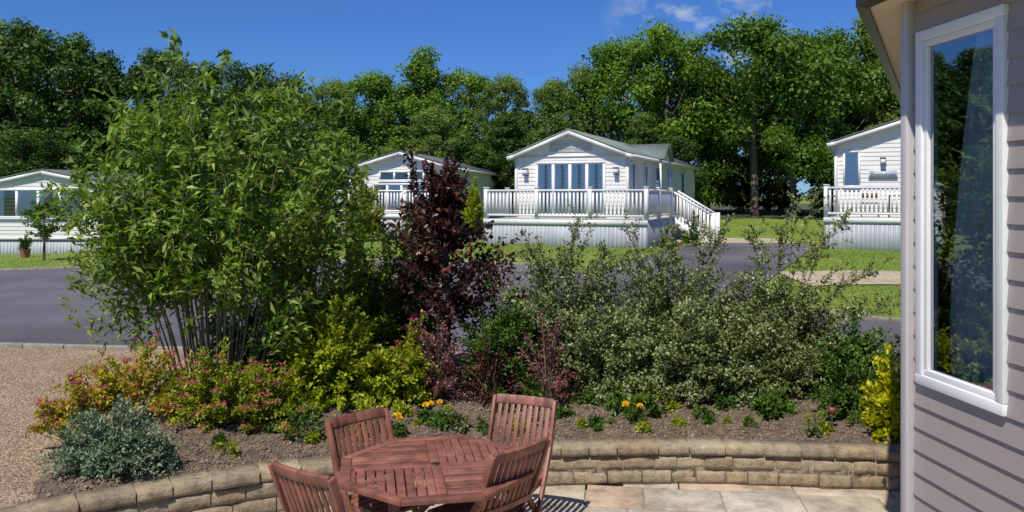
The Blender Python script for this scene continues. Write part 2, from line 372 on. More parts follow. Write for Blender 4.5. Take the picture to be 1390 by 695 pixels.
def house(name,loc,rz,W,L,floor,eave,peak,arch=False,roofm=None,side=None,ov=.25):
    E=empty(name,loc,rz);roofm=roofm or M_roof;side=side or M_side
    f=(lambda t:np.sin(np.clip(t,0,1)*math.pi/2)**.9) if arch else (lambda t:np.clip(t,0,1))
    tt=np.linspace(0,1,40);ft=f(tt)
    def rf(z):
        if z<=eave: return (0,W)
        t=np.interp((z-eave)/(peak-eave),ft,tt);return (W/2*t,W-W/2*t)
    mb=MB()
    siding(mb,(0,0,0),(1,0,0),(0,-1,0),rf,floor,peak,.14,.018)
    siding(mb,(W,L,0),(-1,0,0),(0,1,0),rf,floor,peak,.14,.018)
    siding(mb,(W,0,0),(0,1,0),(1,0,0),lambda z:(0,L),floor,eave,.14,.018)
    siding(mb,(0,L,0),(0,-1,0),(-1,0,0),lambda z:(0,L),floor,eave,.14,.018)
    mb.box((.02,.02,floor-.06),(W-.02,L-.02,floor-.001))
    mb.build('walls',[side],E)
    mb=MB()
    for cx,cy in((0,0),(W,0),(0,L),(W,L)):
        mb.box((cx-.05,cy-.05,floor-.02),(cx+.05,cy+.05,eave-.005))
    mb.box((-.03,-.03,floor-.1),(W+.03,-.005,floor+.02));mb.box((W+.005,0,floor-.1),(W+.03,L,floor+.02))
    skirt(mb,(.02,.03),(W-.02,.03),-.3,floor-.1,1);skirt(mb,(W-.03,.05),(W-.03,L-.02),-.3,floor-.1,1);skirt(mb,(.03,.05),(.03,L-.02),-.3,floor-.1,1)
    mb.build('trim',[M_trim,M_skirt],E)
    ns=10 if arch else 1
    sl=(f(.12)/.12)*(peak-eave)/(W/2) if arch else (peak-eave)/(W/2)
    pr=[(-ov,eave-ov*sl*.7)]+[(W/2*i/ns,eave+(peak-eave)*float(f(i/ns))) for i in range(0,ns+1)]
    pr=pr+[(W-x,z) for x,z in pr[::-1][1:]]
    mb=MB();g=MB()
    for (xa,za),(xb,zb) in zip(pr[:-1],pr[1:]):
        for m_,y0,y1,lo,hi,mi in((mb,-ov-.04,L+ov+.04,.055,.11,0),(g,-ov-.03,-ov-.002,-.10,.05,0),(g,L+ov+.002,L+ov+.03,-.10,.05,0)):
            V=[(xa,y0,za+lo),(xb,y0,zb+lo),(xb,y1,zb+lo),(xa,y1,za+lo),(xa,y0,za+hi),(xb,y0,zb+hi),(xb,y1,zb+hi),(xa,y1,za+hi)]
            m_.add(V,BF,mi)
        V=[(xa,-ov,za+.001),(xb,-ov,zb+.001),(xb,L+ov,zb+.001),(xa,L+ov,za+.001)];g.add(V,[[0,1,2,3]],0)
    mb.build('roof',[roofm],E)
    z=pr[0][1]
    g.box((-ov-.03,-ov,z-.06),(-ov-.002,L+ov,z+.05));g.box((W+ov+.002,-ov,z-.06),(W+ov+.03,L+ov,z+.05))
    g.build('bargeboard',[M_trim],E)
    return E
def lamp(E,x,z,y=-.02):
    mb=MB();mb.box((x-.05,y-.03,z-.08),(x+.05,y,z+.10),0);mb.box((x-.07,y-.15,z-.11),(x+.07,y-.03,z+.08),1);mb.box((x-.09,y-.17,z+.08),(x+.09,y-.02,z+.11),0)
    mb.box((x-.08,y-.16,z-.14),(x+.08,y-.03,z-.11),0)
    mb.build('wall_lamp',[M_lamp,M_curt],E)

g0=.72
E=house('mobile_home',(.16,28.4,g0),-math.atan(.386),3.95,14.5,.86,3.0,3.78,roofm=M_roofg)
mb=MB()
window(mb,(0,0,0),(1,0,0),(0,-1,0),.72,3.2,.92,2.78,4,0,.085)
for a,b,c,d in((.5,1.0,1.3,2.75),(2.6,3.1,1.3,2.75),(4.6,5.4,.9,2.75),(7.2,8.2,1.7,2.7),(10.5,11.5,1.7,2.7)):
    window(mb,(3.95,0,0),(0,1,0),(1,0,0),a,b,c,d,1)
for a,b in((1,2),(5,6),(9,10)): window(mb,(0,14.5,0),(0,-1,0),(-1,0,0),a,b,1.6,2.7,1)
mb.build('windows',WM,E)
mb=MB()
mb.box((.15,-.035,2.93),(3.8,-.019,3.0));mb.box((1.2,-.030,3.10),(2.75,-.019,3.13));mb.box((1.2,-.030,3.45),(2.75,-.019,3.48))
for z in np.arange(3.15,3.44,.05): mb.beam((1.22,-.026,z),(2.73,-.026,z),.03,.02)
mb.build('gable_vent',[M_trim],E)
lamp(E,.36,2.45);lamp(E,3.58,2.45)
mb=MB();x0=2.3;x1=4.45
for sgn,ya,yb in((1,3.9,5.0),(-1,5.0,6.1)):
    za,zb=(2.95,3.55) if sgn==1 else (3.55,2.95)
    V=[(x0,ya,za),(x1,ya,za),(x1,yb,zb),(x0,yb,zb),(x0,ya,za+.08),(x1,ya,za+.08),(x1,yb,zb+.08),(x0,yb,zb+.08)];mb.add(V,BF,0)
mb.add([(4.3,4.0,2.95),(4.3,6.0,2.95),(4.3,5,3.5)],[[0,1,2]],1)
mb.box((4.25,3.98,0),(4.33,4.06,2.95),1);mb.box((4.25,5.94,0),(4.33,6.02,2.95),1)
mb.build('porch',[M_roofg,M_trim],E)
def deck(E,x0,x1,y0,y1,z,rails,zb=-.35,front_only=False):
    mb=MB()
    n=int((y1-y0)/.14)
    for i in range(n):
        a=y0+(y1-y0)*i/n;mb.box((x0,a,z-.03),(x1,a+(y1-y0)/n-.008,z))
    mb.build('deck_floor',[M_deck],E)
    mb=MB();skirt(mb,(x0+.02,y0+.02),(x1-.02,y0+.02),zb,z-.035,1);skirt(mb,(x1-.02,y0+.05),(x1-.02,y1),zb,z-.035,1);skirt(mb,(x0+.02,y0+.05),(x0+.02,y1),zb,z-.035,1)
    mb.box((x0-.01,y0-.02,z-.18),(x1+.01,y0+.001,z-.002))
    mb.build('deck_skirting',[M_trim,M_skirt],E)
    mb=MB()
    for p,q in rails: rail(mb,p,q,z)
    mb.build('deck_railing',[M_white],E)
deck(E,-.35,5.05,-2.1,-.04,.86,[((-.3,-2.04),(5.0,-2.04)),((-.3,-1.95),(-.3,-.1)),((5.0,-1.95),(5.0,-.1))])
deck(E,4.02,5.05,0.0,4.4,.86,[((5.0,.05),(5.0,2.2))])
mb=MB()
for i in range(5):
    z=.86-.16*(i+1);x=5.08+.27*i
    mb.box((x,2.4,z-.04),(x+.3,3.6,z));mb.box((x+.0,2.4,z-.2),(x+.02,3.6,z-.04))
for yy_ in (2.35,3.65):
    mb.beam((5.0,yy_,.75),(6.45,yy_,-.1),.05,.28)
    mb.beam((5.0,yy_,.86+.92),(6.45,yy_,.86+.05),.07,.07)
    for t in np.linspace(.05,.95,11): mb.box((5.0+1.45*t-.02,yy_-.025,.86-.9*t),(5.0+1.45*t+.02,yy_+.025,.86+.9-.87*t))
    mb.box((6.4,yy_-.06,-.2),(6.52,yy_+.06,1.0))
mb.build('steps',[M_white],E)

E=house('mobile_home',(-20.2,31,.02),math.radians(-4),4.8,10,.72,2.74,3.22,ov=.12)
mb=MB();window(mb,(0,0,0),(1,0,0),(0,-1,0),.45,3.95,1.45,2.58,4,0,.08,'alt')
window(mb,(4.8,0,0),(0,1,0),(1,0,0),1.2,2.0,.75,2.6,1);window(mb,(4.8,0,0),(0,1,0),(1,0,0),3.4,4.6,1.6,2.6,1)
mb.build('windows',WM,E)
E=house('mobile_home',(-6.8,34.2,.75),math.radians(-9),4.4,11,.85,2.72,3.36)
mb=MB();window(mb,(0,0,0),(1,0,0),(0,-1,0),.95,3.5,.9,2.1,4,0,.08,'alt');window(mb,(0,0,0),(1,0,0),(0,-1,0),1.25,3.2,2.18,2.62,3,0,.07,'none')
window(mb,(0,0,0),(1,0,0),(0,-1,0),.25,.7,1.1,2.2,1)
window(mb,(0,0,0),(1,0,0),(0,-1,0),3.7,4.15,1.1,2.2,1)
mb.build('windows',WM,E)
deck(E,-.3,4.6,-2.0,-.04,.85,[((-.25,-1.94),(4.55,-1.94)),((-.25,-1.85),(-.25,-.1)),((4.55,-1.85),(4.55,-.1))])
# right home, turned like the centre one
E=house('mobile_home',(10.75,26.9,.66),-math.atan(.43),6.2,12,1.0,3.42,4.42)
mb=MB();window(mb,(0,0,0),(1,0,0),(0,-1,0),.22,.74,1.95,3.15,1,0,.06,'full')
window(mb,(0,0,0),(1,0,0),(0,-1,0),2.3,4.4,1.05,3.1,3);mb.build('windows',WM,E)
lamp(E,1.42,2.80)
mb=MB();mb.box((1.02,-.05,2.22),(1.82,-.026,2.50),0);mb.box((.99,-.045,2.19),(1.85,-.02,2.53),1);mb.build('name_sign',[simple('sign_grey',(.42,.47,.52),.5,.05),M_trim],E)
tc=bpy.data.curves.new('lettering','FONT');tc.body='Evolution';tc.size=.19;tc.align_x='CENTER';to=bpy.data.objects.new('lettering',tc);S.collection.objects.link(to)
to.parent=E;to.location=(1.42,-.056,2.30);to.rotation_euler=(math.pi/2,0,0);tc.materials.append(M_lamp)
deck(E,-.3,6.3,-1.9,-.04,1.0,[((-.25,-1.84),(6.25,-1.84)),((-.25,-1.75),(-.25,-.1))])
mb=MB()
for x in(.75,1.25): mb.box((x,-1.0,1.0),(x+.04,-.96,1.75));mb.box((x,-.6,1.0),(x+.04,-.56,1.45))
mb.box((.74,-1.0,1.42),(1.3,-.55,1.46));mb.box((.76,-.99,1.6),(1.28,-.97,1.76));mb.box((1.5,-1.1,1.65),(2.3,-.5,1.69))
for x in(1.55,2.2): mb.box((x,-.85,1.0),(x+.05,-.8,1.65))
mb.build('deck_furniture',[M_wood],E)

# ------------------------------------------------------------------ near home
E=empty('mobile_home')
C=np.array([2.01,4.06]);N0=np.array([2.45,-.4]);B1=np.array([6.1,11.8])
u1=nrm(N0-C);n1=np.array([u1[1],-u1[0]]);n1=n1 if n1[0]<0 else -n1
u2=nrm(B1-C);n2=np.array([-u2[1],u2[0]])
L1=np.linalg.norm(N0-C);L2=np.linalg.norm(B1-C)
zf,ze=.75,3.32
wa,wb,wz0,wz1=.06,.68,1.425,3.15
mb=MB();o=(C[0],C[1],0);U=(u1[0],u1[1],0);Nn=(n1[0],n1[1],0)
siding(mb,o,U,Nn,lambda z:(0,L1),zf,wz0,(wz0-zf)/6,.014)
siding(mb,o,U,Nn,lambda z:(0,wa),wz0,wz1,.115,.014);siding(mb,o,U,Nn,lambda z:(wb,L1),wz0,wz1,.115,.014)
siding(mb,o,U,Nn,lambda z:(0,L1),wz1,ze,.1,.014)
siding(mb,o,(u2[0],u2[1],0),(n2[0],n2[1],0),lambda z:(0,L2),zf,ze,.115,.014)
mb.build('siding',[M_nside],E)
mb=MB();P=[C,B1,B1+np.array([3.6,-1.9]),np.array([6.2,-.4]),N0]
for a,b in((1,2),(2,3),(3,4)):
    mb.quad((*P[a],zf),(*P[b],zf),(*P[b],ze),(*P[a],ze))
mb.add([(*p,zf) for p in P],[[0,1,2,3,4]]);mb.add([(*p,ze-.05) for p in P],[[0,1,2,3,4]])
mb.build('shell',[simple('interior',(.35,.33,.3),.8,.1)],E)
mb=MB();skirt(mb,C+u1*.0,N0,0,zf-.02);skirt(mb,C,B1,0,zf-.02);mb.build('skirting',[M_nside],E)
mb=MB();c=C+n1*.012+n2*.012
mb.beam((*c,zf-.05),(*c,ze-.002),.055,.055,0,(n1[0],n1[1],0));mb.build('corner_post',[simple('corner_trim',(.50,.48,.49),.4,.05,3)],E,bevel=.006)
cen=np.mean(P,0)
def off(d):
    out=[];m=len(P)
    for i in range(m):
        p=P[i];e1=nrm(p-P[i-1]);e2=nrm(P[(i+1)%m]-p)
        na=np.array([-e1[1],e1[0]]);nb=np.array([-e2[1],e2[0]])
        if np.dot(na,p-cen)<0: na=-na
        if np.dot(nb,p-cen)<0: nb=-nb
        b=nrm(na+nb);out.append(p+b*d/np.dot(b,na))
    return out
O=off(.20);I=off(-.01);O2=off(.26)
mb=MB();m=5
for i in range(m):
    j=(i+1)%m
    mb.quad((*I[i],ze),(*I[j],ze),(*O[j],ze-.01),(*O[i],ze-.01),0)
    mb.quad((*O[i],ze-.02),(*O[j],ze-.02),(*O[j],ze+.10),(*O[i],ze+.10),1)
    mb.quad((*O[i],ze-.024),(*O[j],ze-.024),(*O2[j],ze-.012),(*O2[i],ze-.012),1);mb.quad((*O2[i],ze-.012),(*O2[j],ze-.012),(*O2[j],ze+.07),(*O2[i],ze+.07),1)
    mb.add([(*O2[i],ze+.07),(*O2[j],ze+.07),(*cen,ze+.75)],[[0,1,2]],2)
mb.build('roof',[M_soffit,M_gutter,M_roof],E)
mb=MB()
u3=np.array(U);n3=np.array(Nn);o3=np.array(o,float);Z=np.array([0,0,1.])
def bx(a,b,c_,d_,n0,n1_,mat):
    V=[o3+u3*s+n3*t+Z*z for z in(c_,d_) for s,t in((a,n0),(b,n0),(b,n1_),(a,n1_))]
    mb.add(V,[[0,1,2,3],[4,7,6,5],[0,4,5,1],[1,5,6,2],[2,6,7,3],[3,7,4,0]],mat)
F1=.05
bx(wa,wb,wz0,wz0+F1,-.05,.030,0);bx(wa,wb,wz1-F1,wz1,-.05,.030,0);bx(wa,wa+F1,wz0+F1,wz1-F1,-.05,.029,0);bx(wb-F1,wb,wz0+F1,wz1-F1,-.05,.029,0)
G=F1+.001;F2=.03
bx(wa+G,wb-G,wz0+G,wz0+G+F2,-.04,.018,0);bx(wa+G,wb-G,wz1-G-F2,wz1-G,-.04,.018,0);bx(wa+G,wa+G+F2,wz0+G+F2,wz1-G-F2,-.04,.017,0);bx(wb-G-F2,wb-G,wz0+G+F2,wz1-G-F2,-.04,.017,0)
mb.build('window_frame',[M_white],E,bevel=.004)
mb=MB();a,b=wa+G+F2-.005,wb-G-F2+.005
mb.add([o3+u3*a+Z*(wz0+.078),o3+u3*b+Z*(wz0+.078),o3+u3*b+Z*(wz1-.078),o3+u3*a+Z*(wz1-.078)],[[0,1,2,3]]);mb.build('window_pane',[M_glassn],E)
mb=MB();ns=90
s=np.linspace(.12,1.1,ns);dd=-.13+.028*np.sin(s*70)+.012*np.sin(s*31+1)
V=[];zs=np.linspace(.9,3.15,24)
for j,z in enumerate(zs):
    sh=.22*max(0,z-1.7)/1.45
    for i in range(ns): V.append(o3+u3*(s[i]*(1-sh/1.1)+sh)+n3*(dd[i]*(1+.2*math.sin(z*2)))+Z*z)
F=[[j*ns+i,j*ns+i+1,(j+1)*ns+i+1,(j+1)*ns+i] for j in range(23) for i in range(ns-1)]
mb.add(V,F);mb.build('net_curtain',[simple('net_curtain_cloth',(.75,.78,.80),.9,.1,4)],E,smooth=True)

# ------------------------------------------------------------------ table and chairs
T=empty('garden_table',(-.46,4.87,0),math.radians(10))
R=.56;oct_=[(R/math.cos(math.pi/8)*math.cos(math.pi/8+i*math.pi/4),R/math.cos(math.pi/8)*math.sin(math.pi/8+i*math.pi/4)) for i in range(8)]
def clip(poly,a,b,c):
    out=[]
    for i in range(len(poly)):
        p=poly[i];q=poly[(i+1)%len(poly)];dp=a*p[0]+b*p[1]-c;dq=a*q[0]+b*q[1]-c
        if dp<=0: out.append(p)
        if dp*dq<0: t=dp/(dp-dq);out.append((p[0]+(q[0]-p[0])*t,p[1]+(q[1]-p[1])*t))
    return out
def prism(mb,poly,z0,z1,mat=0):
    n=len(poly)
    if n<3:return
    V=np.array([(x,y,z0) for x,y in poly]+[(x,y,z1) for x,y in poly]);b=mb.n
    mb.v.append(V);mb.n+=2*n
    for F in (list(range(n))[::-1],list(range(n,2*n)),*[[i,(i+1)%n,n+(i+1)%n,n+i] for i in range(n)]):
        mb.l.append(np.array(F)+b);mb.t.append(np.array([len(F)]));mb.m.append(np.array([mat]))
mb=MB();rf_=.062
inner=[(x*(1-rf_/R),y*(1-rf_/R)) for x,y in oct_]
for i in range(8):
    j=(i+1)%8;p,q,r,s_=oct_[i],oct_[j],inner[j],inner[i]
    cx=(p[0]+q[0]+r[0]+s_[0])/4;cy=(p[1]+q[1]+r[1]+s_[1])/4
    prism(mb,[(x+(cx-x)*.008,y+(cy-y)*.008) for x,y in(p,q,r,s_)],.705,.735)
rib=.03;inn=[(x*.992,y*.992) for x,y in inner]
for qd in range(4):
    sxg,syg=[(1,1),(-1,1),(-1,-1),(1,-1)][qd]
    pl=clip(clip(inn,-sxg,0,-rib),0,-syg,-rib)
    ax_=(1,0) if qd%2==0 else (0,1)
    t=rib
    while t<R:
        w=.046
        sg=(sxg if ax_[0] else syg)
        c1=clip(clip(pl,-ax_[0]*sg,-ax_[1]*sg,-t),ax_[0]*sg,ax_[1]*sg,t+w)
        prism(mb,c1,.709,.7335);t+=w+.009
mb.box((-.48,-rib+.003,.706),(.48,rib-.003,.7345));mb.box((-rib+.003,rib,.706),(rib-.003,.48,.734));mb.box((-rib+.003,-.48,.706),(rib-.003,-rib,.734))
mb.build('table_top',[M_wood],T,bevel=.002)
mb=MB();an=np.linspace(0,2*math.pi,25)[:-1]
prism(mb,[(.028*math.cos(a),.028*math.sin(a)) for a in an],.7346,.738);mb.build('parasol_hole_cap',[M_lamp],T)
mb=MB()
for i in range(4):
    a=math.pi/4+i*math.pi/2;c_,s_=math.cos(a),math.sin(a)
    mb.beam((.36*c_,.36*s_,.70),(.36*c_,.36*s_,0),.05,.05,0,(c_,s_,0))
    b=a+math.pi/2;mb.beam((.36*c_,.36*s_,.66),(.36*math.cos(b),.36*math.sin(b),.66),.025,.06)
mb.beam((.35*.7,.35*.7,.2),(-.35*.7,-.35*.7,.2),.03,.05);mb.beam((.35*.7,-.35*.7,.252),(-.35*.7,.35*.7,.252),.03,.05)
mb.build('legs',[M_wood],T,bevel=.003)
def chair(bx_,by_,fx,fy):
    f=nrm(np.array([fx,fy],float));loc=np.array([bx_,by_])+f*.29
    E=empty('garden_chair',(loc[0],loc[1],0),math.atan2(f[1],f[0])-math.pi/2)
    w=.225
    mb=MB()
    for s in(-1,1):
        pts=[(s*w,.24,0.0),(s*w,-.05,.40),(s*w,-.20,.62),(s*w,-.31,.915)]
        for p,q in zip(pts[:-1],pts[1:]):
            mb.beam(p,q,.024,.045,0,(0,1,.5))
        mb.beam((s*(w-.03),.20,.43),(s*(w-.03),-.27,0),.024,.04,0,(0,1,.5))
        mb.beam((s*(w-.03),-.17,.425),(s*(w-.03),.23,.425),.024,.035)
    mb.beam((-w,.12,.17),(w,.12,.17),.02,.03);mb.beam((-w+.03,-.17,.10),(w-.03,-.17,.10),.02,.03)
    mb.build('frame',[M_wood],E,bevel=.003)
    mb=MB()
    for i in range(7):
        y_=-.175+i*.064;mb.box((-w-.0+.014,y_,.445),(w-.014,y_+.052,.463))
    mb.build('seat',[M_wood],E,bevel=.003)
    mb=MB()
    up=nrm(np.array([0,-.11,.295]))
    def rail_(z,y_,h):
        n=6
        for i in range(n):
            a=-w+.013+(2*w-.026)*i/n;b=-w+.013+(2*w-.026)*(i+1)/n
            ca=-.022*(1-(a/w)**2);cb=-.022*(1-(b/w)**2)
            mb.beam((a-.001,y_+ca,z),(b+.001,y_+cb,z),.024,h,0,up)
    rail_(.895,-.303,.062);rail_(.545,-.165,.045)
    for i in range(9):
        x=-w+.045+i*(2*w-.09)/8;c_=-.022*(1-(x/w)**2)
        mb.beam((x,-.172+c_,.565),(x,-.292+c_,.868),.030,.012,0,(0,1,.37))
    mb.build('backrest',[M_wood],E,bevel=.002)
chair(-1.0,5.29,.72,-.7);chair(.085,5.72,-.36,-.93);chair(.035,4.63,-.72,.69);chair(-1.09,4.24,.56,.83)

# ------------------------------------------------------------------ vegetation
def bez(b,c,e,t): t=t[...,None];return (1-t)**2*b+2*t*(1-t)*c+t*t*e
def branches(mb,B,Cc,E,nl,tmin,spread,L,W,lm,sm,sr=.006,up=.3,nup=.8,stems=None,tpow=1.0,jit=.5,k=4):
    nb=len(E);t=tmin+(1-tmin)*rng.uniform(0,1,(nb,nl))**tpow
    P=bez(B[:,None],Cc[:,None],E[:,None],t);Tn=nrm(2*(1-t)[...,None]*(Cc-B)[:,None]+2*t[...,None]*(E-Cc)[:,None])
    P=(P+ru(nb*nl).reshape(nb,nl,3)*spread*rng.uniform(0,1,(nb,nl,1))).reshape(-1,3);Tn=Tn.reshape(-1,3);n=len(P)
    D=Tn*.6+ru(n)*jit*1.6+np.array([0,0,up]);N=ru(n)*.6+np.array([0,0,nup])+Tn*.2
    leaves(mb,P,D,N,L*rng.uniform(.65,1.25,n),W*rng.uniform(.7,1.2,n),lm)
    for i in range(nb if stems is None else min(stems,nb)):
        tt=np.linspace(0,1,7);mb.tube(bez(B[i],Cc[i],E[i],tt),np.linspace(sr,sr*.3,7),k,sm)
    return P
def shrub(name,c,R,nb,nl,L,W,mats,tmin=.35,spread=.06,sr=.005,zmin=0.,up=.3,droop=0,base=.15,stems=None,jit=.5,parent=None,ret=False,z0=None,rlo=.6,tpow=.8):
    x,y=c;z=bz(x,y) if z0 is None else z0;c3=np.array([x,y,z])
    a=rng.uniform(0,2*math.pi,nb);h=rng.uniform(zmin,1,nb);r=np.sqrt(np.clip(1-h*h,0,1));f=rng.uniform(rlo,1.08,nb)*(1+.14*np.sin(a*3+x)+.1*np.sin(a*5+h*6+y))
    R=np.array(R)
    E=c3+np.stack([r*np.cos(a)*f*R[0],r*np.sin(a)*f*R[1],h*f*R[2]],1)
    B=c3+np.stack([r*np.cos(a)*R[0]*base,r*np.sin(a)*R[1]*base,0*a],1)
    Cc=B*.6+E*.4;Cc[:,2]=z+(E[:,2]-z)*(.75+droop)+.05
    mb=MB();P=branches(mb,B,Cc,E,nl,tmin,spread,L,W,0,1,sr,up,.8,stems,tpow,jit)
    if ret: return mb,P,E
    return mb.build(name,mats,parent)

G_bud=leafmat('bush_leaf',[(0,(.09,.17,.02)),(.5,(.17,.29,.035)),(.85,(.28,.39,.06)),(1,(.42,.48,.14))],.38,.4,1.5,.65)
G_pur=leafmat('purple_leaf',[(0,(.03,.012,.016)),(.6,(.08,.026,.028)),(.9,(.15,.05,.04)),(1,(.28,.13,.07))],.2,.35,2,.5)
G_cot=leafmat('cotoneaster_leaf',[(0,(.10,.14,.035)),(.5,(.20,.26,.08)),(.8,(.31,.36,.14)),(1,(.58,.58,.40))],.25,.5,1.3,.55)
G_gold=leafmat('golden_leaf',[(0,(.16,.22,.012)),(.5,(.31,.38,.02)),(1,(.55,.55,.04))],.35,.45,2,.6)
G_mid=leafmat('green_leaf',[(0,(.045,.11,.015)),(.5,(.10,.20,.028)),(1,(.19,.30,.05))],.3,.4,2,.5)
G_spi=leafmat('spirea_leaf',[(0,(.20,.26,.02)),(.4,(.42,.42,.03)),(.75,(.60,.42,.04)),(1,(.52,.16,.05))],.3,.5,3,.65)
G_pink=leafmat('pink_flower',[(0,(.42,.03,.12)),(1,(.7,.12,.28))],.2,.6,5,.7)
G_grey=leafmat('silver_leaf',[(0,(.10,.16,.09)),(.6,(.19,.27,.16)),(1,(.30,.37,.25))],.15,.6,3,.55)
G_barb=leafmat('barberry_leaf',[(0,(.09,.03,.03)),(.5,(.23,.08,.085)),(1,(.5,.24,.25))],.22,.45,3,.6)
G_oran=leafmat('marigold_petal',[(0,(.92,.48,.01)),(1,(.95,.75,.03))],.2,.6,5,.9)
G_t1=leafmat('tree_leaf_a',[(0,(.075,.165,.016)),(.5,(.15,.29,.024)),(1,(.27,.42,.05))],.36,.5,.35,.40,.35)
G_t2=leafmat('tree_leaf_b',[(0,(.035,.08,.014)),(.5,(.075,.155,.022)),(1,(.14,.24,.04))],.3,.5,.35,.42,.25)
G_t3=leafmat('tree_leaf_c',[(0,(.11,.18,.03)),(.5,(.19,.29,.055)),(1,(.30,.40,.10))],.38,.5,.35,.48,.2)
G_gr=leafmat('grass_blade',[(0,(.13,.22,.025)),(.6,(.24,.34,.04)),(1,(.40,.43,.08))],.3,.6,.8,.7)

# big multi-stemmed bush
mb=MB();c=np.array([-2.80,7.75,bz(-2.80,7.75)]);nb=58
a=rng.uniform(0,2*math.pi,nb);sp=rng.uniform(0,1,nb)**.55
hgt=3.25*(1-.40*sp**2)*rng.uniform(.78,1.05,nb)
E_=c+np.stack([np.cos(a)*sp*1.55+.05,np.sin(a)*sp*1.0,hgt],1);B_=c+np.stack([np.cos(a)*sp*.42,np.sin(a)*sp*.26,0*a],1)
C_=B_*.75+E_*.25;C_[:,2]=c[2]+hgt*.62
C_[:,:2]+=rng.normal(0,.07,(nb,2))
for i in range(nb):
    tt=np.linspace(0,1,12);mb.tube(bez(B_[i],C_[i],E_[i],tt),np.linspace(.012,.003,12)*rng.uniform(.6,1.1),5,1)
nt_=16;t=rng.uniform(.34,1,(nb,nt_))
SB=bez(B_[:,None],C_[:,None],E_[:,None],t).reshape(-1,3);out=nrm((SB-c)*np.array([1,1,0])+1e-3)
ln=rng.uniform(.18,.55,(nb*nt_,1));dr=nrm(out*.6+ru(nb*nt_)*.8+np.array([0,0,.5]))
SE=SB+dr*ln;SC=SB+dr*ln*.5+np.array([0,0,.04]);SE[:,2]-=.03
branches(mb,SB,SC,SE,14,.1,.04,.105,.039,0,1,.0035,.0,.7,None,1.,.6,3)
branches(mb,B_,C_,E_,26,.32,.05,.11,.04,0,1,.002,.2,.7,0,1.,.6,3)
q=260;aa=rng.uniform(0,6.28,q);rr=rng.uniform(.7,1.3,q);hh_=rng.uniform(.6,1.9,q)
keep=(np.abs(np.cos(aa))>.5)|(hh_>1.1);aa,rr,hh_=aa[keep],rr[keep],hh_[keep]
SB=c+np.stack([np.cos(aa)*rr*.8,np.sin(aa)*rr*.6,hh_-.2],1);SE=c+np.stack([np.cos(aa)*rr*1.15,np.sin(aa)*rr*.8,hh_+.05],1)
branches(mb,SB,(SB+SE)/2,SE,14,0,.09,.105,.038,0,1,.003,.1,.7,None,1.,.6,3)
n=600;i=rng.integers(0,len(SE),n)
leaves(mb,SE[i]+ru(n)*.03,ru(n)+[0,0,.8],ru(n),.03,.02,2)
mb.build('butterfly_bush',[G_bud,simple('bush_stem',(.27,.23,.12),.8,.3,12),G_gold])
shrub('green_shrub',(-2.5,8.35),(.95,.4,.95),130,60,.06,.032,[G_mid,M_stem],stems=40)

# purple tree
mb=MB();bx0=np.array([-.68,8.4,bz(-.72,8.4)])
tr=np.array([bx0+[0,0,-.1],bx0+[.02,0,.6],bx0+[.0,.03,1.2],bx0+[-.05,.02,1.8],bx0+[-.02,0,2.3]]);mb.tube(tr,[.034,.03,.024,.014,.006],7,1)
nb=135;h=rng.uniform(.55,2.2,nb);st_=np.stack([np.interp(h,[0,.6,1.2,1.8,2.3],tr[:,0]),np.interp(h,[0,.6,1.2,1.8,2.3],tr[:,1]),bx0[2]+h*.92],1)
a=rng.uniform(0,6.28,nb);w=np.interp(h,[.5,.9,1.5,1.8,2.2],[.75,.88,.6,.36,.2])*rng.uniform(.5,1.15,nb)
en=st_+np.stack([np.cos(a)*w,np.sin(a)*w,w*.4+rng.uniform(-.08,.25,nb)],1)
branches(mb,st_,st_*.5+en*.5-[0,0,.03],en,42,.15,.075,.068,.046,0,1,.006,.1,.6,None,1,.7,4)
for tx,tzz in((-.42,2.42),(-.36,2.3),(.0,2.45),(.08,2.3),(.2,2.15)):
    b=tr[3][None]-[0,0,.5];e=(bx0+[tx,.0,tzz])[None];branches(mb,b,b*.5+e*.5+[tx*.2,0,-.05],e,75,.35,.055,.06,.04,0,1,.008,.2,.6,None,1,.6,4)
mb.build('purple_leaf_tree',[G_pur,M_bark])

def coto(name,cx,cy,R,nb,extra=[]):
    mb,P,E=shrub('',(cx,cy),R,nb,88,.040,.026,None,.2,.07,.004,0.,.2,.1,.3,int(nb*.4),.8,None,True,None,.5,.75)
    for e in extra:
        for q in range(2):
            e3=np.array([e])+rng.normal(0,.1,(1,3));b=np.array([[cx+(e[0]-cx)*.3,cy,bz(cx,cy)+.6]]);c_=b*.5+e3*.5;c_[:,2]=e3[:,2]-.05
            branches(mb,b,c_,e3,60,.3,.03,.036,.02,0,1,.004,.3,.5,None,1,.7,4)
            k=7;tq=np.linspace(.4,.92,k);bb=bez(b[0][None],c_[0][None],e3[0][None],tq);ee=bb+np.stack([rng.normal(.05,.10,k),rng.normal(0,.1,k),rng.uniform(.02,.22,k)],1)
            branches(mb,bb,(bb+ee)/2+[0,0,.03],ee,22,.1,.03,.034,.02,0,1,.003,.3,.5,None,1,.7,3)
    return mb.build(name,[G_cot,M_stem])
coto('cotoneaster_shrub',.50,8.5,(1.05,.85,1.42),340,[(.75,8.4,2.0),(.25,8.2,1.85),(.95,8.3,1.8)])
coto('cotoneaster_shrub',1.65,8.5,(1.15,.9,1.45),430,[(1.75,8.4,2.0),(2.25,8.5,1.9),(1.2,8.3,1.9),(1.5,8.3,1.75)])
coto('cotoneaster_shrub',2.75,8.4,(.98,.8,1.18),370,[(3.05,8.5,2.25),(3.25,8.4,1.85),(2.75,8.3,1.9),(3.75,8.4,1.45),(3.35,8.5,2.1),(3.9,8.3,1.2),(2.5,8.4,1.8)])
coto('cotoneaster_shrub',2.0,7.8,(.95,.45,.85),230)
coto('cotoneaster_shrub',.95,7.95,(.65,.4,.8),150)
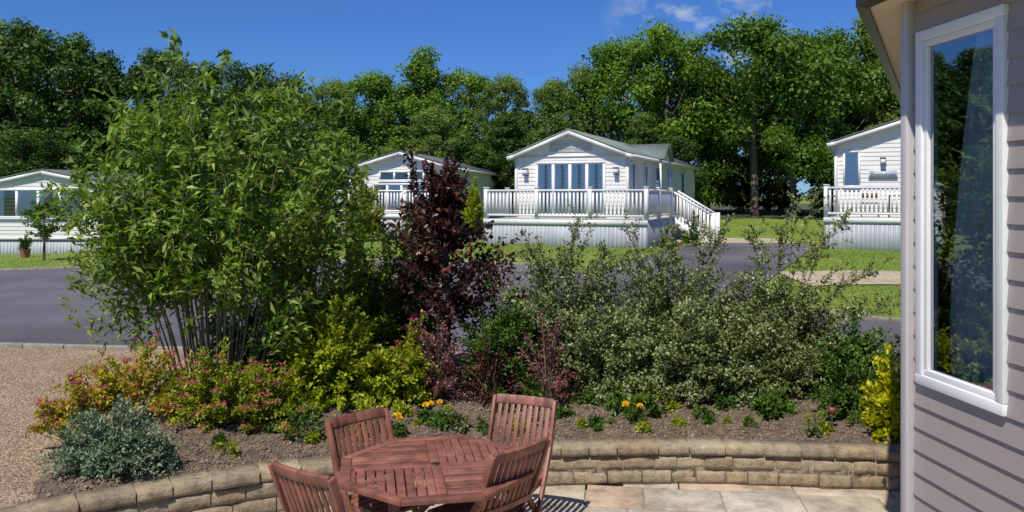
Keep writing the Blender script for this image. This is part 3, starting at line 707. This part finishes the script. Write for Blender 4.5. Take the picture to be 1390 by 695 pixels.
shrub('green_shrub',(3.35,7.9),(.5,.4,.66),120,70,.045,.028,[G_mid,M_stem])
shrub('green_shrub',(3.15,7.35),(.42,.28,.5),80,60,.04,.026,[G_mid,M_stem])
shrub('green_shrub',(-.05,8.1),(.55,.5,.9),130,80,.042,.028,[G_mid,M_stem])
shrub('green_shrub',(-1.35,8.9),(.8,.6,1.5),190,80,.055,.034,[G_mid,M_stem],zmin=.1)
shrub('golden_shrub',(-1.7,8.6),(.75,.5,1.4),190,80,.055,.036,[G_gold,M_stem],zmin=.1)
shrub('golden_shrub',(-1.70,7.6),(.62,.5,.95),180,80,.05,.036,[G_gold,M_stem])
shrub('golden_shrub',(-1.05,7.65),(.42,.4,.58),120,70,.042,.03,[G_gold,M_stem])
shrub('euonymus_shrub',(3.22,6.88),(.24,.22,.66),75,60,.06,.038,[leafmat('euonymus',[(0,(.30,.36,.01)),(1,(.72,.68,.03))],.35,.4,3,.7),M_stem],up=.6)
def spirea(c,R,nb,fl,nm='spirea_shrub',m=G_spi,k=.5):
    mb,P,E=shrub('',c,R,nb,60,.042,.022,None,.25,.05,.003,0,.3,0,.2,None,.6,None,True)
    top=E[rng.uniform(0,1,len(E))<fl]
    for e in top:
        n=26;q=e+np.stack([rng.normal(0,.024,n),rng.normal(0,.024,n),rng.uniform(0,.02,n)+.01],1)
        leaves(mb,q,ru(n)+[0,0,.6],ru(n)+[0,0,1],.016,.013,2)
    mb.build(nm,[m,M_stem,G_pink])
spirea((-3.25,7.0),(.6,.45,.62),120,.45);spirea((-2.5,6.9),(.55,.42,.6),120,.35,m=G_gold);spirea((-2.0,6.95),(.4,.35,.5),80,.3,m=G_gold)
spirea((-3.55,6.5),(.32,.3,.42),50,.5);spirea((-1.0,7.75),(.3,.3,.78),40,.6,m=G_gold)
shrub('barberry_shrub',(-.72,7.7),(.32,.3,.75),65,50,.028,.02,[G_barb,M_stem])
shrub('barberry_shrub',(.33,7.6),(.34,.3,.8),50,42,.028,.02,[G_barb,M_stem])
shrub('barberry_shrub',(-.2,7.75),(.35,.3,.6),60,50,.028,.02,[G_pur,M_stem])
shrub('silver_mound_plant',(-2.92,5.98),(.44,.36,.42),280,42,.036,.016,[G_grey,M_stem],tmin=.45,jit=.8,up=.5)
PL=[(-1.45,.4,.16,G_mid,.05),(-.05,.75,.16,G_mid,.06),(.05,.35,.08,G_gold,.03),(1.15,.5,.18,G_mid,.07),(.95,.7,.15,G_mid,.06),(1.7,.5,.1,G_mid,.04),(2.62,.35,.16,G_gold,.022),(2.3,.6,.14,G_mid,.08),
                  (-.6,.45,.14,G_mid,.05),(-1.0,.35,.14,G_mid,.04),(-2.2,.3,.12,G_gold,.03),(2.9,.7,.14,G_mid,.04),(.75,.9,.14,G_mid,.05),(-1.75,.55,.2,G_mid,.04),(1.95,.8,.12,G_mid,.05),(3.0,.4,.12,G_mid,.03),
                  (.45,.55,.1,G_mid,.05),(.6,.3,.05,G_gold,.03),(1.45,.3,.07,G_gold,.03),(2.05,.3,.06,G_mid,.03),(-.25,.3,.07,G_mid,.03),(-1.25,.75,.15,G_gold,.04),(2.45,.8,.16,G_mid,.09),(.2,.95,.18,G_mid,.06),(1.35,.95,.16,G_gold,.05),(3.3,.35,.08,G_gold,.03)]
for i in range(34): PL.append((rng.uniform(-2.4,3.3),rng.uniform(.15,1.0),rng.uniform(.03,.10),[G_mid,G_gold,G_cot][rng.integers(3)],rng.uniform(.02,.055)))
for x,dy,r,m,l in PL:
    y=float(A(x))+.17+dy;shrub('bedding_plant',(x,y),(r,r,r*1.15),22,14,l,l*.45,[m,M_stem],spread=.02,sr=.0025,jit=.4)
def marigold(x,dy,nf):
    y=float(A(x))+.17+dy;z=bz(x,y);mb,P,E=shrub('',(x,y),(.1,.1,.12),20,26,.035,.012,None,.2,.02,.002,0,.3,0,.2,None,.6,None,True)
    for i in range(nf):
        c=np.array([x,y,z])+[rng.uniform(-.09,.09),rng.uniform(-.07,.05),rng.uniform(.13,.20)];n=60;d=ru(n);d[:,2]=abs(d[:,2])
        mb.tube([[x,y,z],c],[.003,.002],4,1);leaves(mb,c+d*.006,d,ru(n),.027,.02,2)
    mb.build('marigold_plant',[G_mid,M_stem,G_oran])
marigold(-.95,.3,2);marigold(-.62,.5,2);marigold(1.08,.45,4);marigold(-.75,.65,1);marigold(1.25,.6,2);marigold(-1.15,.5,1)
mb=MB();x,y=2.75,float(A(2.75))+.5;z=bz(x,y)
mb.tube([[x,y,z],[x,y,z+.14]],[.006,.006],8,0);mb.tube([[x,y,z+.14],[x,y,z+.15],[x,y,z+.19],[x,y,z+.2]],[.01,.035,.035,.012],12,1);mb.build('solar_garden_light',[M_metal,simple('dark_red',(.2,.04,.05),.4,.1)],smooth=True)

shrub('golden_conifer',(-5.6,30.5),(.75,.7,2.3),120,120,.12,.05,[G_gold,M_stem],z0=.7,tmin=.1,zmin=.05,spread=.12,up=.9,stems=10)
shrub('golden_shrub',(-1.4,29.5),(.5,.5,2.0),90,110,.10,.06,[G_gold,M_stem],z0=.75,zmin=.1,spread=.12,stems=10)
shrub('green_shrub',(-3.4,30.3),(.8,.7,1.5),100,110,.11,.06,[G_mid,M_stem],z0=.7,spread=.12,stems=10)
shrub('green_shrub',(-7.2,30),(.9,.7,1.3),100,110,.11,.06,[G_mid,M_stem],z0=.6,spread=.12,stems=10)
shrub('hedge_plant',(4.6,24.1),(.25,.25,.75),30,60,.06,.03,[G_mid,M_stem],z0=.7,spread=.06,stems=5)
shrub('hedge_plant',(5.7,25.6),(.3,.3,1.2),30,50,.07,.04,[G_mid,M_stem],z0=.7,spread=.06,stems=5)
mb=MB();b=np.array([-15.6,27,.06]);mb.tube([b,b+[.03,0,.8],b+[0,0,1.6],b+[0,0,2.0]],[.05,.04,.025,.01],6,1)
n=55;h=rng.uniform(.75,1.9,n);a=rng.uniform(0,6.28,n);w=.55*np.sin(np.clip((h-.5)/1.6,0,1)*math.pi)+.12
st_=b+np.stack([0*h,0*h,h],1);en=st_+np.stack([np.cos(a)*w,np.sin(a)*w,.2+0*h],1);branches(mb,st_,(st_+en)/2,en,36,.3,.1,.11,.06,0,1,.012,.1,.6,None,1,.7,4)
mb.build('small_garden_tree',[G_mid,M_bark])
E=empty('potted_plant',(-17.6,29.3,.08));mb=MB()
mb.tube([[0,0,0],[0,0,.3],[0,0,.33]],[.13,.19,.2],14,0);mb.build('pot',[M_pot],E,smooth=True)
mb,P,E2=shrub('',(0,0),(.22,.22,.55),30,50,.07,.03,None,z0=.3,ret=True);mb.build('foliage',[G_mid,M_stem],E)

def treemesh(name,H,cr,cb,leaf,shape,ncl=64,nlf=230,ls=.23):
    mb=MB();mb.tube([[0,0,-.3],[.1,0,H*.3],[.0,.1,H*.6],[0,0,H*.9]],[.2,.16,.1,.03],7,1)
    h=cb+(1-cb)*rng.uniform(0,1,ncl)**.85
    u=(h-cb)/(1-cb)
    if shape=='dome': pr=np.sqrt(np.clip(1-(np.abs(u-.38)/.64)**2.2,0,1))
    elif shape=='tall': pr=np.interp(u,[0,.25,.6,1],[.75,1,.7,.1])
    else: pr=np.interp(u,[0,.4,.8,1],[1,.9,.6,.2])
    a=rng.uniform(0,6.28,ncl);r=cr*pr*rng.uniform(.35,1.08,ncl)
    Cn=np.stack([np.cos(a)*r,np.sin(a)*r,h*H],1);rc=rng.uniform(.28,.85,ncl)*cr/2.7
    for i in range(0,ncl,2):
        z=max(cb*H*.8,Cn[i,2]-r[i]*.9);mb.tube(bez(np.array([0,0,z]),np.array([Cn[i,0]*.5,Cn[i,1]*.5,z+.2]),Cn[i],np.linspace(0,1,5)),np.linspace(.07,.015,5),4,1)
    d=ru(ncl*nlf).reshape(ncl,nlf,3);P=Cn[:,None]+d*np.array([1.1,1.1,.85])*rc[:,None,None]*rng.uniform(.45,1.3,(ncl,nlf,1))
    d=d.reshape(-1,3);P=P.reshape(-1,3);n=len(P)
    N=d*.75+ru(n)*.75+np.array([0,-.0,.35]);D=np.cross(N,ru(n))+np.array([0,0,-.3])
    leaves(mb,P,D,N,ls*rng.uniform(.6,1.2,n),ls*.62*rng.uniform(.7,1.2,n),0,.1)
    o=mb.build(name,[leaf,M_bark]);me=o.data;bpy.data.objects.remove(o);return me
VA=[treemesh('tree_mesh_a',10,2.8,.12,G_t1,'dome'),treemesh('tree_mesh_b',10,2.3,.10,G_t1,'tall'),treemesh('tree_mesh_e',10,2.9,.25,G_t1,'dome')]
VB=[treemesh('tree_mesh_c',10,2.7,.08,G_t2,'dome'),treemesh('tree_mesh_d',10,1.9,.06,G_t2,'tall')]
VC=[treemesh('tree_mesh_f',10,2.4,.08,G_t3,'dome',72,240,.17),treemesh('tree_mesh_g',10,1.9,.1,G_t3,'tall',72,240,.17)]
TL=empty('tree_belt')
def put(me,x,y,ztop,wx=1.0):
    g=float(tz(x,y))-.1;s=(ztop-g)/10.2
    o=bpy.data.objects.new('tree',me);S.collection.objects.link(o);o.parent=TL;o.location=(x,y,g)
    o.rotation_euler=(0,0,rng.uniform(0,6.28));w=s*wx*rng.uniform(.95,1.12);o.scale=(w,w,s)
D_=[(-46,44,11,1),(-42,42,11.5,1),(-38,45,11,1),(-34.5,45,11.6,1),(-31.6,46,11.3,1),(-28.2,46,12.1,1),(-25.3,46,11.4,1),(-23.6,47,10.4,1),(-21,48,10.8,1),(-18.1,47,9.9,1),(-15.5,48,10.0,1),(-13.4,49,9.4,1),(-10.7,49,9.3,2),(-8.4,50,9.7,0),(-5.45,49,11.0,0),(-3.0,50,9.9,0),
 (-.4,47,9.3,2),(2.2,47,9.0,2),(4.3,47.5,9.9,2),(6.6,47,11.2,0),(8.9,46,11.8,0),(11.1,47,10.2,0),(13.2,44,11.8,0),(15.3,44,10.9,0),(18.0,46,11.4,0),(20.4,46,12.8,2),(23.2,45,11.9,0),(26,45,11.5,0),(29.5,44,11,0),(34,44,11,1),(39,43,11,1),(45,42,11,1)]
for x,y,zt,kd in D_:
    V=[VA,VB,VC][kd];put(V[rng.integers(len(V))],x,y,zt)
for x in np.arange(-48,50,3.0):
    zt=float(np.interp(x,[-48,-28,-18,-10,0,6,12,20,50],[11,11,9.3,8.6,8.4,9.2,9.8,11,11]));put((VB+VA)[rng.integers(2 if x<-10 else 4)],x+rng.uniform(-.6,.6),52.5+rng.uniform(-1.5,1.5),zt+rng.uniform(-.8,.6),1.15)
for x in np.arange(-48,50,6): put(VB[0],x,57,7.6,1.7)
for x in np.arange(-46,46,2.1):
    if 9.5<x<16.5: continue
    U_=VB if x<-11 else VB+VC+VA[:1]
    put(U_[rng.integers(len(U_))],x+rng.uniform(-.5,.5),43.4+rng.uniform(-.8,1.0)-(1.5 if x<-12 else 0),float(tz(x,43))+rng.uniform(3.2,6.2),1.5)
rg=[(5.6,12,13,17),(6.2,12,19.2,25),(-3,5,22.2,26.5),(-22,-9,22.8,31),(4,13,30,41),(-9,0,22,29),(3.5,6,23,30)]
Ps=[]
for x0,x1,y0,y1 in rg:
    m_=6500;x=rng.uniform(x0,x1,m_);y=rng.uniform(y0,y1,m_)
    bad=(y<upr(x)+.1)
    cxr=np.interp(y,[13.5,17.5,21.3,25,27.6],[1.6,3.4,5.4,7.2,8.3]);bad|=(np.abs(x-cxr)<2.15)&(y<27.8)
    bad|=(x>5.5)&(x<10)&(y>27.3)&(y<30.4)
    x,y=x[~bad],y[~bad];Ps.append(np.stack([x,y,tz(x,y)],1))
P=np.concatenate(Ps);n=len(P);mb=MB();leaves(mb,P,ru(n)*.5+[0,0,1],ru(n)*[1,1,.1],rng.uniform(.02,.06,n),.02,0,.05);mb.build('lawn_grass',[G_gr])

# ------------------------------------------------------------------ light, sky, camera
el=math.radians(56);az=math.atan2(-.47,-.883)
sd=Vector((math.sin(az)*math.cos(el),math.cos(az)*math.cos(el),math.sin(el)))
L=bpy.data.lights.new('sun','SUN');L.energy=5.0;L.angle=math.radians(.5);L.color=(1,.94,.84);so=bpy.data.objects.new('sun',L);S.collection.objects.link(so);so.rotation_euler=sd.to_track_quat('Z','Y').to_euler()
w=bpy.data.worlds.new('World');S.world=w;w.use_nodes=True;nt=w.node_tree;bg=nt.nodes['Background'];bg.inputs[1].default_value=.082
sk=nt.nodes.new('ShaderNodeTexSky');sk.sky_type='NISHITA';sk.sun_disc=False;sk.sun_elevation=el;sk.sun_rotation=az%(2*math.pi);sk.dust_density=.1;sk.ozone_density=4;sk.air_density=1.0
hs=mixc(nt,sk.outputs[0],(.43,.74,1.3),1.0,'MULTIPLY')
tcw=nt.nodes.new('ShaderNodeTexCoord');mp=nt.nodes.new('ShaderNodeMapping');mp.inputs['Scale'].default_value=(1,1,1.8);lk(nt,tcw.outputs['Generated'],mp.inputs[0])
nz=noise(nt,20,6,.6,mp.outputs[0]);nzr=ramp(nt,nz.outputs[0],[(.50,(0,0,0)),(.74,(.8,.8,.8))])
dp=nt.nodes.new('ShaderNodeVectorMath');dp.operation='DOT_PRODUCT';lk(nt,tcw.outputs['Generated'],dp.inputs[0]);dp.inputs[1].default_value=Vector((.235,1,.195)).normalized()
dr=ramp(nt,dp.outputs['Value'],[(.993,(0,0,0)),(.9985,(1,1,1))])
mk=mixc(nt,nzr.outputs[0],dr.outputs[0],1.0,'MULTIPLY')
lk(nt,mixc(nt,hs,(7.5,8,9),mk),bg.inputs[0])
cam=bpy.data.cameras.new('camera');co=bpy.data.objects.new('camera',cam);S.collection.objects.link(co);co.location=(0,0,2.35);co.rotation_euler=(math.pi/2,0,0)
cam.lens=28.5;cam.sensor_width=36;cam.shift_y=-.0594;cam.clip_end=3000;S.camera=co
S.view_settings.view_transform='Standard';S.view_settings.look='None';S.view_settings.exposure=0
